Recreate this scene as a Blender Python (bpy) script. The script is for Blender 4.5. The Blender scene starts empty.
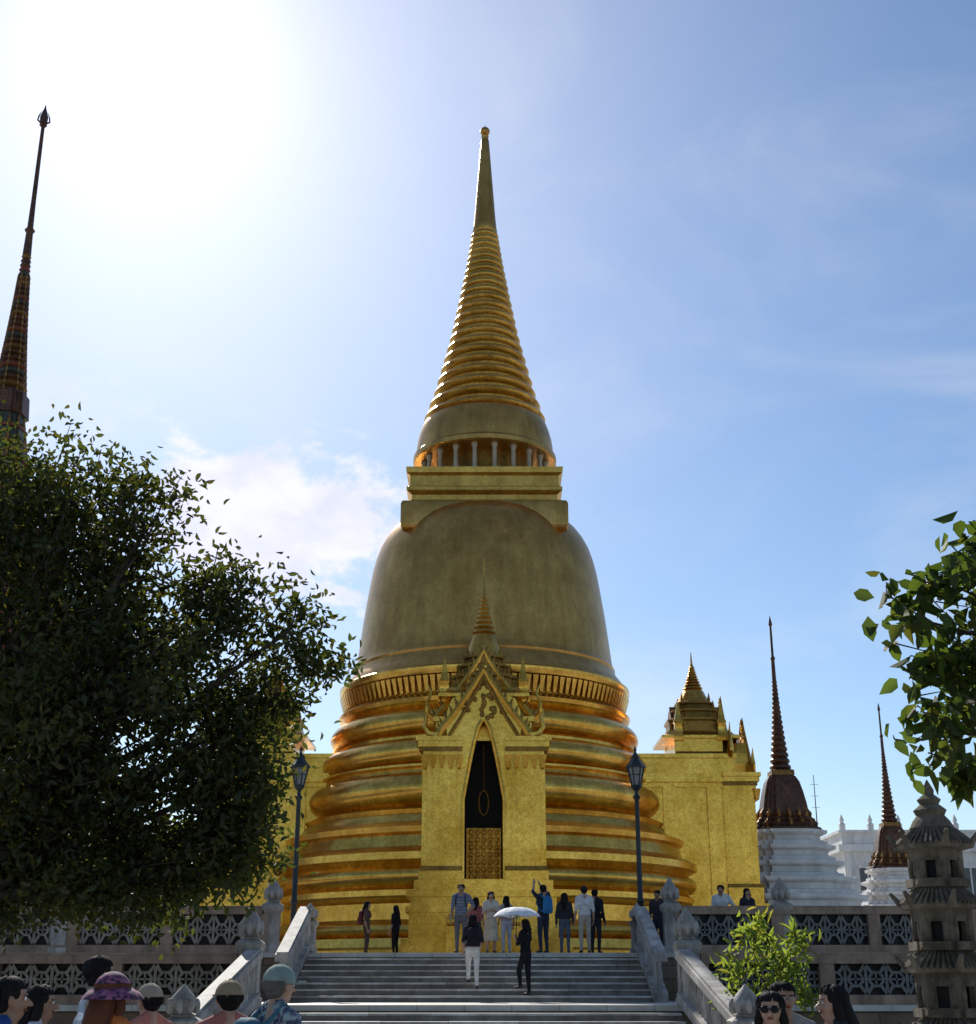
import bpy, math, random
import numpy as np
from mathutils import Vector, Matrix
rnd=random.Random(7); nr=np.random.default_rng(5)
R=math.radians
scene=bpy.context.scene
coll=scene.collection

# ------------------------------------------------------------------ mesh builder
def circ(n,ph=0.0): return [(math.cos(ph+2*math.pi*i/n),math.sin(ph+2*math.pi*i/n)) for i in range(n)]
SQ=[(1,-1),(1,1),(-1,1),(-1,-1)]
def redent():
    q=[(1,.55),(.86,.55),(.86,.72),(.72,.72),(.72,.86),(.55,.86),(.55,1)]
    out=[]
    for k in range(4):
        a=k*math.pi/2; c,s=math.cos(a),math.sin(a)
        for x,y in q: out.append((c*x-s*y,s*x+c*y))
    return out
RED=redent()
class MB:
    def __init__(s): s.v=[];s.f=[];s.m=[]
    def add(s,vs,fs,m=0,M=None):
        o=len(s.v)
        if M is not None: vs=[tuple(M@Vector(v)) for v in vs]
        s.v.extend(vs); s.f.extend([tuple(i+o for i in f) for f in fs])
        s.m.extend([m]*len(fs))
    def box(s,x0,x1,y0,y1,z0,z1,m=0,M=None):
        s.add([(x0,y0,z0),(x1,y0,z0),(x1,y1,z0),(x0,y1,z0),(x0,y0,z1),(x1,y0,z1),(x1,y1,z1),(x0,y1,z1)],
              [(3,2,1,0),(4,5,6,7),(0,1,5,4),(1,2,6,5),(2,3,7,6),(3,0,4,7)],m,M)
    def loft(s,prof,sec,m=0,c=(0,0,0),M=None):
        n=len(sec); vs=[];fs=[]
        for r,z in prof:
            r=max(r,.0005)
            vs+= [(c[0]+x*r,c[1]+y*r,c[2]+z) for x,y in sec]
        for j in range(len(prof)-1):
            for i in range(n):
                a=j*n+i;b=j*n+(i+1)%n
                fs.append((a,b,b+n,a+n))
        fs.append(tuple(range(n-1,-1,-1))); k=(len(prof)-1)*n
        fs.append(tuple(range(k,k+n)))
        s.add(vs,fs,m,M)
    def tube(s,pts,rad,n=6,m=0,M=None):
        pts=[Vector(p) for p in pts]; vs=[];fs=[]
        N=len(pts); ref=None
        for i,p in enumerate(pts):
            d=(pts[min(i+1,N-1)]-pts[max(i-1,0)])
            if d.length<1e-9: d=Vector((0,0,1))
            d.normalize()
            if ref is None: ref=Vector((1,0,0)) if abs(d.x)<.8 else Vector((0,1,0))
            u=(ref-d*ref.dot(d)).normalized(); w=d.cross(u); ref=u
            r=rad[i] if hasattr(rad,'__len__') else rad
            for k in range(n):
                a=2*math.pi*k/n+math.pi/n
                q=p+u*(math.cos(a)*r)+w*(math.sin(a)*r); vs.append(tuple(q))
        for j in range(N-1):
            for k in range(n):
                a=j*n+k;b=j*n+(k+1)%n; fs.append((a,b,b+n,a+n))
        fs.append(tuple(range(n-1,-1,-1))); fs.append(tuple(range((N-1)*n,N*n)))
        s.add(vs,fs,m,M)
    def caps(s,p,q,r1,r2,n=10,m=0):
        p=Vector(p);q=Vector(q);d=q-p
        d=d.normalized() if d.length>1e-6 else Vector((0,0,1))
        s.tube([p-d*r1,p-d*r1*.8,p-d*r1*.4,p,q,q+d*r2*.4,q+d*r2*.8,q+d*r2],[r1*.03,r1*.6,r1*.92,r1,r2,r2*.92,r2*.6,r2*.03],n,m)
    def ell(s,c,r,m=0,nu=12,nv=8,M=None,z0=-1,z1=1):
        vs=[];fs=[]
        a0=math.asin(max(-1,z0));a1=math.asin(min(1,z1))
        for j in range(nv+1):
            a=a0+(a1-a0)*j/nv; cz=math.sin(a); cr=max(math.cos(a),.002)
            for i in range(nu):
                t=2*math.pi*i/nu
                vs.append((c[0]+r[0]*cr*math.cos(t),c[1]+r[1]*cr*math.sin(t),c[2]+r[2]*cz))
        for j in range(nv):
            for i in range(nu):
                a=j*nu+i;b=j*nu+(i+1)%nu; fs.append((a,b,b+nu,a+nu))
        fs.append(tuple(range(nu-1,-1,-1))); fs.append(tuple(range(nv*nu,nv*nu+nu)))
        s.add(vs,fs,m,M)
    def prism(s,poly,y0,y1,m=0,M=None):
        n=len(poly)
        vs=[(x,y0,z) for x,z in poly]+[(x,y1,z) for x,z in poly]
        fs=[tuple(range(n)),tuple(range(2*n-1,n-1,-1))]+[(i,i+n,(i+1)%n+n,(i+1)%n) for i in range(n)]
        s.add(vs,fs,m,M)
    def slab(s,p0,p1,w,z0,z1,m=0):
        p0=Vector(p0);p1=Vector(p1);d=p1-p0;d.z=0;d.normalize();n=Vector((-d.y,d.x,0))*w/2
        vs=[p0-n+Vector((0,0,z0)),p1-n+Vector((0,0,z0)),p1+n+Vector((0,0,z0)),p0+n+Vector((0,0,z0)),
            p0-n+Vector((0,0,z1)),p1-n+Vector((0,0,z1)),p1+n+Vector((0,0,z1)),p0+n+Vector((0,0,z1))]
        s.add([tuple(v) for v in vs],[(3,2,1,0),(4,5,6,7),(0,1,5,4),(1,2,6,5),(2,3,7,6),(3,0,4,7)],m)
    def build(s,name,mats,parent=None,sharp=35,loc=(0,0,0),rz=0):
        me=bpy.data.meshes.new(name); me.from_pydata(s.v,[],s.f)
        for mt in mats: me.materials.append(mt)
        me.polygons.foreach_set('material_index',s.m)
        me.polygons.foreach_set('use_smooth',[True]*len(s.f))
        me.update()
        if sharp<170: me.set_sharp_from_angle(angle=R(sharp))
        ob=bpy.data.objects.new(name,me); coll.objects.link(ob)
        ob.location=loc; ob.rotation_euler=(0,0,rz)
        if parent: ob.parent=parent
        return ob
def empty(name,loc=(0,0,0)):
    e=bpy.data.objects.new(name,None); e.location=loc; coll.objects.link(e); e.empty_display_size=.5; return e

# ------------------------------------------------------------------ materials
def newmat(name):
    m=bpy.data.materials.new(name); m.use_nodes=True
    nt=m.node_tree; b=nt.nodes['Principled BSDF']; return m,nt,b
def ramp(nt,fac,stops):
    r=nt.nodes.new('ShaderNodeValToRGB'); e=r.color_ramp.elements
    while len(e)<len(stops): e.new(.5)
    for i,(p,c) in enumerate(stops):
        e[i].position=p; e[i].color=(c[0],c[1],c[2],1)
    nt.links.new(fac,r.inputs[0]); return r.outputs[0]
def coords(nt,scale=(1,1,1)):
    tc=nt.nodes.new('ShaderNodeTexCoord'); mp=nt.nodes.new('ShaderNodeMapping')
    mp.inputs['Scale'].default_value=scale
    nt.links.new(tc.outputs['Object'],mp.inputs[0]); return mp.outputs[0]
def mul(nt,a,b,fac=1.0,mode='MULTIPLY'):
    x=nt.nodes.new('ShaderNodeMix'); x.data_type='RGBA'; x.blend_type=mode
    x.inputs[0].default_value=fac
    nt.links.new(a,x.inputs[6]); nt.links.new(b,x.inputs[7]); return x.outputs[2]
def noise(nt,vec,scale,detail=6,rough=.6):
    n=nt.nodes.new('ShaderNodeTexNoise'); n.inputs['Scale'].default_value=scale
    n.inputs['Detail'].default_value=detail; n.inputs['Roughness'].default_value=rough
    nt.links.new(vec,n.inputs['Vector']); return n.outputs[0]
def bump(nt,b,h,strength,dist=.02):
    bp=nt.nodes.new('ShaderNodeBump'); bp.inputs['Strength'].default_value=strength; bp.inputs['Distance'].default_value=dist
    nt.links.new(h,bp.inputs['Height']); nt.links.new(bp.outputs[0],b.inputs['Normal']); return bp
def simple(name,c1,c2,scale=3,rough=.7,metal=0,bs=.2,bd=.02,stretch=(1,1,1),grime=0):
    m,nt,b=newmat(name); v=coords(nt,stretch); n=noise(nt,v,scale)
    c=ramp(nt,n,[(.3,c1),(.7,c2)])
    if grime:
        c=mul(nt,c,ramp(nt,noise(nt,coords(nt,(1,1,.3)),2.3,9,.7),[(.38,(.3,.27,.24)),(.6,(1,1,1))]),grime)
    nt.links.new(c,b.inputs['Base Color'])
    b.inputs['Roughness'].default_value=rough; b.inputs['Metallic'].default_value=metal
    if bs: bump(nt,b,noise(nt,v,scale*6),bs,bd)
    return m
def gold(name,cd,cl,rough=(.3,.5),metal=.9,tile=0,streak=.3,bs=.25,tilevar=.5,mott=.0,cracks=False,tb=.6):
    m,nt,b=newmat(name); v=coords(nt); vs=coords(nt,(1,1,.12))
    n1=noise(nt,v,.9,8); n2=noise(nt,vs,2.2,6,.7)
    c=ramp(nt,n1,[(.3,cd),(.68,cl)])
    s=ramp(nt,n2,[(.3,(.5,.45,.38)),(.62,(1,1,1))])
    c=mul(nt,c,s,streak)
    if mott:
        c=mul(nt,c,ramp(nt,noise(nt,v,5.5,9,.75),[(.4,(.42,.30,.18)),(.56,(1,.98,.95))]),mott)
    if cracks:
        nn=noise(nt,v,.45,10,.72); sb=nt.nodes.new('ShaderNodeMath'); sb.operation='SUBTRACT'; nt.links.new(nn,sb.inputs[0]); sb.inputs[1].default_value=.5
        ab=nt.nodes.new('ShaderNodeMath'); ab.operation='ABSOLUTE'; nt.links.new(sb.outputs[0],ab.inputs[0])
        c=mul(nt,c,ramp(nt,ab.outputs[0],[(.0,(.35,.28,.2)),(.004,(1,1,1))]),.6)
        c=mul(nt,c,ramp(nt,noise(nt,coords(nt,(1,1,.5)),7,10,.8),[(.35,(.7,.62,.5)),(.6,(1,1,1))]),.5)
    rr=nt.nodes.new('ShaderNodeMapRange'); rr.inputs[3].default_value=rough[0]; rr.inputs[4].default_value=rough[1]
    nt.links.new(n2,rr.inputs[0]); nt.links.new(rr.outputs[0],b.inputs['Roughness'])
    h=noise(nt,v,14,4)
    if tile:
        vo=nt.nodes.new('ShaderNodeTexVoronoi'); vo.inputs['Scale'].default_value=tile
        nt.links.new(v,vo.inputs['Vector'])
        tv=ramp(nt,vo.outputs['Color'],[(0.1,(.35,.3,.25)),(.8,(1.15,1.1,1.0))])
        c=mul(nt,c,tv,tilevar)
        nm=nt.nodes.new('ShaderNodeBump'); nm.inputs['Strength'].default_value=tb; nm.inputs['Distance'].default_value=.02
        nt.links.new(vo.outputs['Color'],nm.inputs['Height']); nt.links.new(nm.outputs[0],b.inputs['Normal'])
    else: bump(nt,b,h,bs,.02)
    nt.links.new(c,b.inputs['Base Color']); b.inputs['Metallic'].default_value=metal
    return m
def brick(name,c1,c2,mort,scale,bw=.6,rh=.3,rough=.8,ms=.012,swap=False):
    m,nt,b=newmat(name); v=coords(nt)
    if swap:
        sx=nt.nodes.new('ShaderNodeSeparateXYZ'); cx=nt.nodes.new('ShaderNodeCombineXYZ')
        nt.links.new(v,sx.inputs[0]); nt.links.new(sx.outputs[0],cx.inputs[0]); nt.links.new(sx.outputs[2],cx.inputs[1]); vb=cx.outputs[0]
    else: vb=v
    geo=nt.nodes.new('ShaderNodeTexBrick'); geo.inputs['Scale'].default_value=scale
    geo.inputs['Brick Width'].default_value=bw; geo.inputs['Row Height'].default_value=rh; geo.inputs['Mortar Size'].default_value=ms
    for k,c in (('Color1',c1),('Color2',c2),('Mortar',mort)): geo.inputs[k].default_value=(*c,1)
    nt.links.new(vb,geo.inputs['Vector'])
    g=ramp(nt,noise(nt,v,1.3,8),[(.3,(.55,.52,.5)),(.65,(1,1,1))])
    c=mul(nt,geo.outputs[0],g,.8); nt.links.new(c,b.inputs['Base Color']); b.inputs['Roughness'].default_value=rough
    bump(nt,b,noise(nt,v,25),.3,.01); return m

G_BELL=gold('gold_weathered',(.50,.275,.07),(.74,.44,.125),(.26,.42),.94,0,.5,.35,0,.15,True)
G_RING=gold('gold_rings',(.66,.37,.06),(1.0,.63,.14),(.15,.32),.97,26,.4,.2,.2,.38,False,.3)
G_CONE=gold('gold_spire_rings',(.52,.30,.06),(.82,.51,.12),(.2,.36),.94,26,.4,.2,.25,.3,False,.4)
G_MOS=gold('gold_mosaic',(.66,.36,.045),(1.0,.62,.12),(.15,.34),.96,26,.35,.2,.35,.38,False,.35)
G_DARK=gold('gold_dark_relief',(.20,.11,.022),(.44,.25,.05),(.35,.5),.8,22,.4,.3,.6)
M_DOORDARK=simple('painted_doorway_darkness',(.006,.004,.003),(.012,.009,.007),2,.9,0,0)  # near-black colour standing in for the unlit inside of the doorway
M_DOOR=gold('gilded_door',(.40,.17,.02),(.75,.38,.05),(.3,.5),.8,18,.2,.2,.7)
M_WHITECOL=simple('cream_column',(.30,.25,.16),(.46,.40,.30),3,.6)
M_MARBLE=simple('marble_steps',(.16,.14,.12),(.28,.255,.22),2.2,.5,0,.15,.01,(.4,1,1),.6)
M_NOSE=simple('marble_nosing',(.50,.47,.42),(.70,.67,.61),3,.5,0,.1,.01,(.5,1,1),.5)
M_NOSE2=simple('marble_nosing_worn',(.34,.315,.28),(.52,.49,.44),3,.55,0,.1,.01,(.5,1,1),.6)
M_PAVE=brick('stone_paving',(.36,.35,.33),(.42,.41,.39),(.18,.17,.16),1,1.0,1.0)
M_TERR=brick('terrace_marble',(.54,.52,.46),(.60,.57,.51),(.3,.29,.27),1,1.0,1.0,.5)
M_WALL=brick('retaining_wall_stone',(.19,.125,.08),(.24,.165,.11),(.08,.06,.045),1,1.1,.35,.8,.012,True)
M_COPE=simple('pinkish_coping_stone',(.26,.175,.12),(.40,.285,.205),2.5,.75,0,.25,.02,(1,1,1),.55)
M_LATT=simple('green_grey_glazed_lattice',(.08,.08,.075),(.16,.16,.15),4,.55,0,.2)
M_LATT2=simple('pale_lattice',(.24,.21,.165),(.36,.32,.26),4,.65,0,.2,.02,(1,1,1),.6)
M_HOLEDARK=simple('painted_hole_darkness',(.015,.014,.014),(.035,.032,.03),3,.85,0,.1)  # near-black colour standing in for shade seen through openings
M_PALE=simple('weathered_marble_post',(.30,.28,.25),(.52,.49,.45),3,.7,0,.4,.02,(1,1,1),.75)
M_WHITE=simple('white_plaster',(.58,.58,.57),(.80,.79,.77),1.6,.75,0,.2,.02,(1,1,.25),.25)
M_SPIRE=gold('dark_spire_mosaic',(.05,.022,.012),(.15,.065,.03),(.4,.6),.2,9,.3,.3,.8)
M_SPIRE2=gold('spire_gold_bands',(.17,.085,.022),(.36,.20,.05),(.4,.6),.5,14,.3,.3,.6)
M_SPIRE3=gold('spire_glazed_bands',(.02,.04,.035),(.08,.10,.09),(.4,.6),.1,14,.3,.3,.8)
M_RED=simple('red_roof_tile',(.13,.025,.012),(.22,.06,.025),5,.6)
M_IRON=simple('painted_iron',(.012,.02,.024),(.025,.035,.038),6,.5,.2,.1)
M_GRANITE=simple('weathered_granite',(.11,.09,.06),(.25,.21,.15),7,.95,0,.9,.03,(1,1,1),.9)
M_BARK=simple('bark',(.03,.022,.016),(.08,.058,.04),8,.9,0,.7,.03,(1,1,.3))
M_WINDOW=simple('window_glass',(.03,.04,.05),(.05,.06,.07),2,.15,0,0)
M_GLASS=simple('frosted_lamp_glass',(.14,.15,.14),(.24,.25,.24),5,.3,0,0)

def leafmat(name,ca,cb,cc,trans=.45,tcol=(.25,.32,.03)):
    m,nt,b=newmat(name); nt.nodes.remove(b)
    out=nt.nodes['Material Output']; g=nt.nodes.new('ShaderNodeNewGeometry')
    c=ramp(nt,g.outputs['Random Per Island'],[(0,ca),(.55,cb),(1,cc)])
    big=ramp(nt,noise(nt,coords(nt),.6,3),[(.35,(.6,.6,.6)),(.65,(1.15,1.1,1))])
    c=mul(nt,c,big,1)
    d=nt.nodes.new('ShaderNodeBsdfDiffuse'); t=nt.nodes.new('ShaderNodeBsdfTranslucent'); gl=nt.nodes.new('ShaderNodeBsdfGlossy')
    gl.inputs['Roughness'].default_value=.45; gl.inputs['Color'].default_value=(.5,.5,.5,1)
    nt.links.new(c,d.inputs[0])
    tc=ramp(nt,g.outputs['Random Per Island'],[(0,tcol),(.7,tuple(x*1.3 for x in tcol)),(1,(tcol[0]*1.7,tcol[1]*1.1,tcol[2]))])
    nt.links.new(tc,t.inputs[0])
    m1=nt.nodes.new('ShaderNodeMixShader'); m1.inputs[0].default_value=trans
    nt.links.new(d.outputs[0],m1.inputs[1]); nt.links.new(t.outputs[0],m1.inputs[2])
    m2=nt.nodes.new('ShaderNodeMixShader'); m2.inputs[0].default_value=.04
    nt.links.new(m1.outputs[0],m2.inputs[1]); nt.links.new(gl.outputs[0],m2.inputs[2])
    nt.links.new(m2.outputs[0],out.inputs[0]); return m
L_DARK=leafmat('leaf_dark',(.020,.034,.010),(.032,.048,.014),(.07,.065,.02),.36,(.12,.145,.016))
L_MID=leafmat('leaf_near',(.03,.055,.012),(.045,.08,.016),(.07,.09,.02),.42,(.12,.18,.018))
L_BUSH=leafmat('leaf_bush',(.05,.10,.02),(.08,.14,.03),(.11,.16,.03),.5,(.36,.46,.05))
L_FAR=leafmat('leaf_far',(.025,.04,.015),(.04,.055,.02),(.05,.06,.02),.3,(.08,.1,.02))

# ------------------------------------------------------------------ world / sun / camera
sv=Vector((-.249,.8326,.650)).normalized()
elev=math.asin(sv.z); azi=math.atan2(sv.x,sv.y)
w=bpy.data.worlds.new('World'); scene.world=w; w.use_nodes=True; nt=w.node_tree
bg=nt.nodes['Background']; bg.inputs[1].default_value=.13
sky=nt.nodes.new('ShaderNodeTexSky'); sky.sky_type='NISHITA'; sky.sun_disc=False
sky.sun_elevation=elev; sky.sun_rotation=azi; sky.air_density=1.0; sky.dust_density=.35; sky.ozone_density=3.0; sky.altitude=10
tc=nt.nodes.new('ShaderNodeTexCoord'); dirv=tc.outputs['Generated']
def M2(op,a,b=None,clamp=False):
    n=nt.nodes.new('ShaderNodeMath'); n.operation=op; n.use_clamp=clamp
    for i,x in enumerate((a,b)):
        if x is None: continue
        if isinstance(x,(int,float)): n.inputs[i].default_value=x
        else: nt.links.new(x,n.inputs[i])
    return n.outputs[0]
dt=nt.nodes.new('ShaderNodeVectorMath'); dt.operation='DOT_PRODUCT'; nt.links.new(dirv,dt.inputs[0]); dt.inputs[1].default_value=sv
dpos=M2('MAXIMUM',dt.outputs['Value'],0.0)
glow=M2('ADD',M2('MULTIPLY',M2('POWER',dpos,420.0),2.5),M2('ADD',M2('MULTIPLY',M2('POWER',dpos,60.0),.6),M2('MULTIPLY',M2('POWER',dpos,14.0),1.15)))
glc=nt.nodes.new('ShaderNodeMix'); glc.data_type='RGBA'; glc.blend_type='ADD'; glc.inputs[0].default_value=1
gcol=nt.nodes.new('ShaderNodeVectorMath'); gcol.operation='SCALE'; gcol.inputs[0].default_value=(1,.98,.94); nt.links.new(glow,gcol.inputs['Scale'])
hs=nt.nodes.new('ShaderNodeHueSaturation'); hs.inputs['Saturation'].default_value=1.08; hs.inputs['Value'].default_value=.92
nt.links.new(sky.outputs[0],hs.inputs['Color'])
nt.links.new(hs.outputs[0],glc.inputs[6]); nt.links.new(gcol.outputs[0],glc.inputs[7])
def mapv(loc,sc):
    s=nt.nodes.new('ShaderNodeVectorMath'); s.operation='SUBTRACT'; nt.links.new(dirv,s.inputs[0]); s.inputs[1].default_value=loc
    k=nt.nodes.new('ShaderNodeVectorMath'); k.operation='MULTIPLY'; nt.links.new(s.outputs[0],k.inputs[0]); k.inputs[1].default_value=sc
    return k.outputs[0]
def wn(vec,scale,detail,rough=.6,dist=0):
    n=nt.nodes.new('ShaderNodeTexNoise'); n.inputs['Scale'].default_value=scale; n.inputs['Detail'].default_value=detail
    n.inputs['Roughness'].default_value=rough; n.inputs['Distortion'].default_value=dist
    nt.links.new(vec,n.inputs['Vector']); return n.outputs[0]
def cloud(c,sx,sz,amt,soft=.42):
    ln=nt.nodes.new('ShaderNodeVectorMath'); ln.operation='LENGTH'
    nt.links.new(mapv(c,(1/sx,1/.6,1/sz)),ln.inputs[0])
    nn=wn(mapv((0,0,0),(1,1,1.6)),17.0,10,.62,.25)
    a=M2('SUBTRACT',M2('ADD',M2('MULTIPLY',nn,2.3),-.15),ln.outputs['Value'])
    mr=nt.nodes.new('ShaderNodeMapRange'); mr.interpolation_type='SMOOTHSTEP'
    nt.links.new(a,mr.inputs[0]); mr.inputs[1].default_value=.0; mr.inputs[2].default_value=soft; mr.inputs[4].default_value=amt
    return mr.outputs[0]
cm=cloud((-.158,.942,.318),.122,.064,.97)
cm2=cloud((-.34,.86,.385),.10,.04,.5,.7)
wis=wn(mapv((0,0,0),(1,1,2.6)),3.2,7,.55,.6)
mr=nt.nodes.new('ShaderNodeMapRange'); mr.interpolation_type='SMOOTHSTEP'; nt.links.new(wis,mr.inputs[0]); mr.inputs[1].default_value=.42; mr.inputs[2].default_value=.8; mr.inputs[4].default_value=.32
cf=M2('MAXIMUM',M2('MAXIMUM',cm,cm2),mr.outputs[0])
# cloud body: bright tops, slightly greyer pockets
shade=ramp(nt,wn(mapv((.02,0,-.015),(1,1,1.6)),17.0,8,.6,.25),[(.35,(6.3,6.5,6.9)),(.62,(7.6,7.65,7.7))])
lit=nt.nodes.new('ShaderNodeMix'); lit.data_type='RGBA'; lit.blend_type='LIGHTEN'; lit.inputs[0].default_value=1
nt.links.new(glc.outputs[2],lit.inputs[6]); nt.links.new(shade,lit.inputs[7])
cmx=nt.nodes.new('ShaderNodeMix'); cmx.data_type='RGBA'; nt.links.new(cf,cmx.inputs[0])
nt.links.new(glc.outputs[2],cmx.inputs[6]); nt.links.new(lit.outputs[2],cmx.inputs[7])
nt.links.new(cmx.outputs[2],bg.inputs[0])
sd=bpy.data.lights.new('sun','SUN'); sd.energy=5.0; sd.angle=R(.53); sd.color=(1,.95,.86)
so=bpy.data.objects.new('sun',sd); coll.objects.link(so); so.rotation_euler=sv.to_track_quat('Z','Y').to_euler(); so.location=(-25,80,65)
cd=bpy.data.cameras.new('camera'); cam=bpy.data.objects.new('camera',cd); coll.objects.link(cam); scene.camera=cam
cam.location=(0,0,1.6); cam.rotation_euler=(R(90+19.2),0,0); cd.sensor_fit='HORIZONTAL'; cd.sensor_width=36; cd.lens=50.09; cd.clip_end=6000
scene.view_settings.view_transform='Standard'; scene.view_settings.look='None'; scene.view_settings.exposure=0

# ------------------------------------------------------------------ ground, terraces, stairs
g=MB(); g.add([(-3000,-3000,0),(3000,-3000,0),(3000,3000,0),(-3000,3000,0)],[(0,1,2,3)]); g.build('ground',[M_PAVE])
TZ=2.42; LZ=1.2
t=MB(); t.box(-70,70,38.5,150,-.1,TZ-.12,1); t.box(-70,70,38.42,150,TZ-.12,TZ,0); t.build('upper_terrace',[M_TERR,M_WALL])
t=MB(); t.box(-70,70,30.5,38.49,-.1,LZ-.12,1); t.box(-70,70,30.42,38.41,LZ-.12,LZ,0); t.build('lower_terrace',[M_TERR,M_WALL])
s=MB(); XL,XR=-4.8,4.0
for fl in range(2):
    y0,y1,za,zb=[(26.3,30.42,0,LZ),(34.7,38.42,LZ,TZ)][fl]
    n=8; dz=(zb-za)/n; dy=(y1-y0)/(n-1)
    for i in range(n-1):
        ya=y0+dy*i; zt=za+dz*(i+1)
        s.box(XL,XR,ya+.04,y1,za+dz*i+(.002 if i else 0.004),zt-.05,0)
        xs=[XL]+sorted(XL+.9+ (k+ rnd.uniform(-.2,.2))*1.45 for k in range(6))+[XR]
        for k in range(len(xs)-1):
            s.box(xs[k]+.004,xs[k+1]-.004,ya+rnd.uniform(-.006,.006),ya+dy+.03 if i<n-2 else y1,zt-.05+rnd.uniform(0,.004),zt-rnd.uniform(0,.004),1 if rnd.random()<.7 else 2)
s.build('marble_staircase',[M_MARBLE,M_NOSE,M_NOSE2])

def lotus_post(name,x,y,z,h=1.9,w=.42,parent=None,mat=None):
    p=MB(); a=w/2
    p.loft([(a*1.25,0),(a*1.25,.12),(a*1.1,.16),(a,.2),(a,h*.52),(a*1.12,h*.54),(a*1.3,h*.57),(a*1.35,h*.62),(a*1.15,h*.64),(a*.85,h*.66)],SQ)
    p.box(-a*.62,a*.62,-a-.015,-a+.01,.34,h*.46,0); 
    q=h*.66; hh=h*.34
    p.loft([(a*.8,q-.01),(a*.95,q+hh*.06),(a*.7,q+hh*.12),(a*.75,q+hh*.16),(a*1.12,q+hh*.34),(a*1.08,q+hh*.46),(a*.78,q+hh*.66),(a*.4,q+hh*.83),(a*.16,q+hh*.94),(0,q+hh)],circ(16))
    for k in range(8):
        an=k*math.pi/4; r=a*1.05
        p.ell((r*math.cos(an),r*math.sin(an),q+hh*.33),(a*.28,a*.28,hh*.24),0,8,6)
    return p.build(name,[mat or M_PALE],parent,35,(x,y,z))
def rail(name,p0,p1,h=1.15,style='lattice',cope=M_COPE,latt=M_LATT,midposts=True):
    mb=MB(); p0=Vector(p0);p1=Vector(p1); L=(p1-p0).length; d=(p1-p0)
    mb.slab(p0,p1,.34,0,.2,0); mb.slab(p0,p1,.36,h-.22,h-.06,0); mb.slab(p0,p1,.28,h-.06,h,0)
    zl,zh=.2,h-.22
    if midposts:
        k=max(1,round(L/2.6))
        for i in range(k+1):
            q=p0+d*(i/k); e=d.normalized()*.16
            a=q-e;b_=q+e
            mb.slab(a,b_,.31,.199,h-.2,0)
    if style=='lattice':
        nC=max(1,round(L/.44))
        for i in range(nC):
            a=p0+d*(i/nC); b_=p0+d*((i+1)/nC); c=(a+b_)/2; zc=(zl+zh)/2
            A=a+Vector((0,0,zl));B=b_+Vector((0,0,zh));C=a+Vector((0,0,zh));D_=b_+Vector((0,0,zl)); cc=c+Vector((0,0,zc))
            ux=(b_-a).normalized(); ring=[]
            for k in range(9):
                an=k*math.pi/4+math.pi/8; ring.append(cc+ux*math.cos(an)*.15+Vector((0,0,1))*math.sin(an)*.15)
            mb.tube(ring,.042,4,1)
            for P in (A,B,C,D_):
                dd=(P-cc); mb.tube([cc+dd.normalized()*.13,P],.048,4,1)
            for P,Q in ((A,C),): mb.tube([P,Q],.045,4,1)
            m1=(A+C)/2; 
            mb.tube([m1,cc-ux*.13],.035,4,1); mb.tube([(B+D_)/2,cc+ux*.13],.035,4,1)
            mb.tube([cc-ux*.12,cc+ux*.12],.026,4,1); mb.tube([cc-Vector((0,0,.12)),cc+Vector((0,0,.12))],.026,4,1)
        off=Vector((0,.11,0)); mb.slab(p0+off,p1+off,.05,zl-.01,zh+.01,2)  # added backing slab, coloured near-black so the lattice holes look shaded
    else:
        nC=max(1,round(L/.24))
        for i in range(nC):
            q=p0+d*((i+.5)/nC)
            mb.loft([(.05,zl-.03),(.055,zl+.08),(.04,zl+.14),(.07,zl+(zh-zl)*.45),(.045,zh-.14),(.06,zh-.05),(.05,zh+.03)],circ(8),1,tuple(q))
    return mb.build(name,[cope,latt,M_HOLEDARK])

for sx,xp in ((1,5.0),(-1,-5.9)):
    x_end=42*sx
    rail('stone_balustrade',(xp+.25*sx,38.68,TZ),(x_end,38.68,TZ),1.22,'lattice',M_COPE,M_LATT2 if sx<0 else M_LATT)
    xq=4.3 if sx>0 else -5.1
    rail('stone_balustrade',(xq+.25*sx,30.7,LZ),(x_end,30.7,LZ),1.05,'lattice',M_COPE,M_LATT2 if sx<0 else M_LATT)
    xi=4.15 if sx>0 else -4.97
    rail('stair_balustrade',(xi,34.5,LZ),(xi,38.45,TZ+.05),1.15,'bal',M_PALE,M_PALE,False)
    rail('stair_balustrade',(xi+.35*sx,25.6,-.0),(xi,30.4,LZ+.05),1.1,'bal',M_PALE,M_PALE,False)
    rail('stair_balustrade',(xi,38.46,TZ+.05),(xi+.1*sx,40.2,TZ+.05),1.15,'bal',M_PALE,M_PALE,False)
    lotus_post('balustrade_post',xp,38.75,TZ,2.0,.4)
    lotus_post('balustrade_post',8.05*sx+(0 if sx>0 else -3.6),38.75,TZ,2.0,.4)
    lotus_post('balustrade_post',16.5*sx,38.75,TZ,2.0,.4)
    lotus_post('balustrade_post',xi+.12*sx,30.55,LZ,2.0,.42)
    lotus_post('balustrade_post',xi+.1*sx,40.3,TZ,1.4,.36)
    lotus_post('balustrade_post',xi+.37*sx,25.3,0,1.62,.46)

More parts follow.
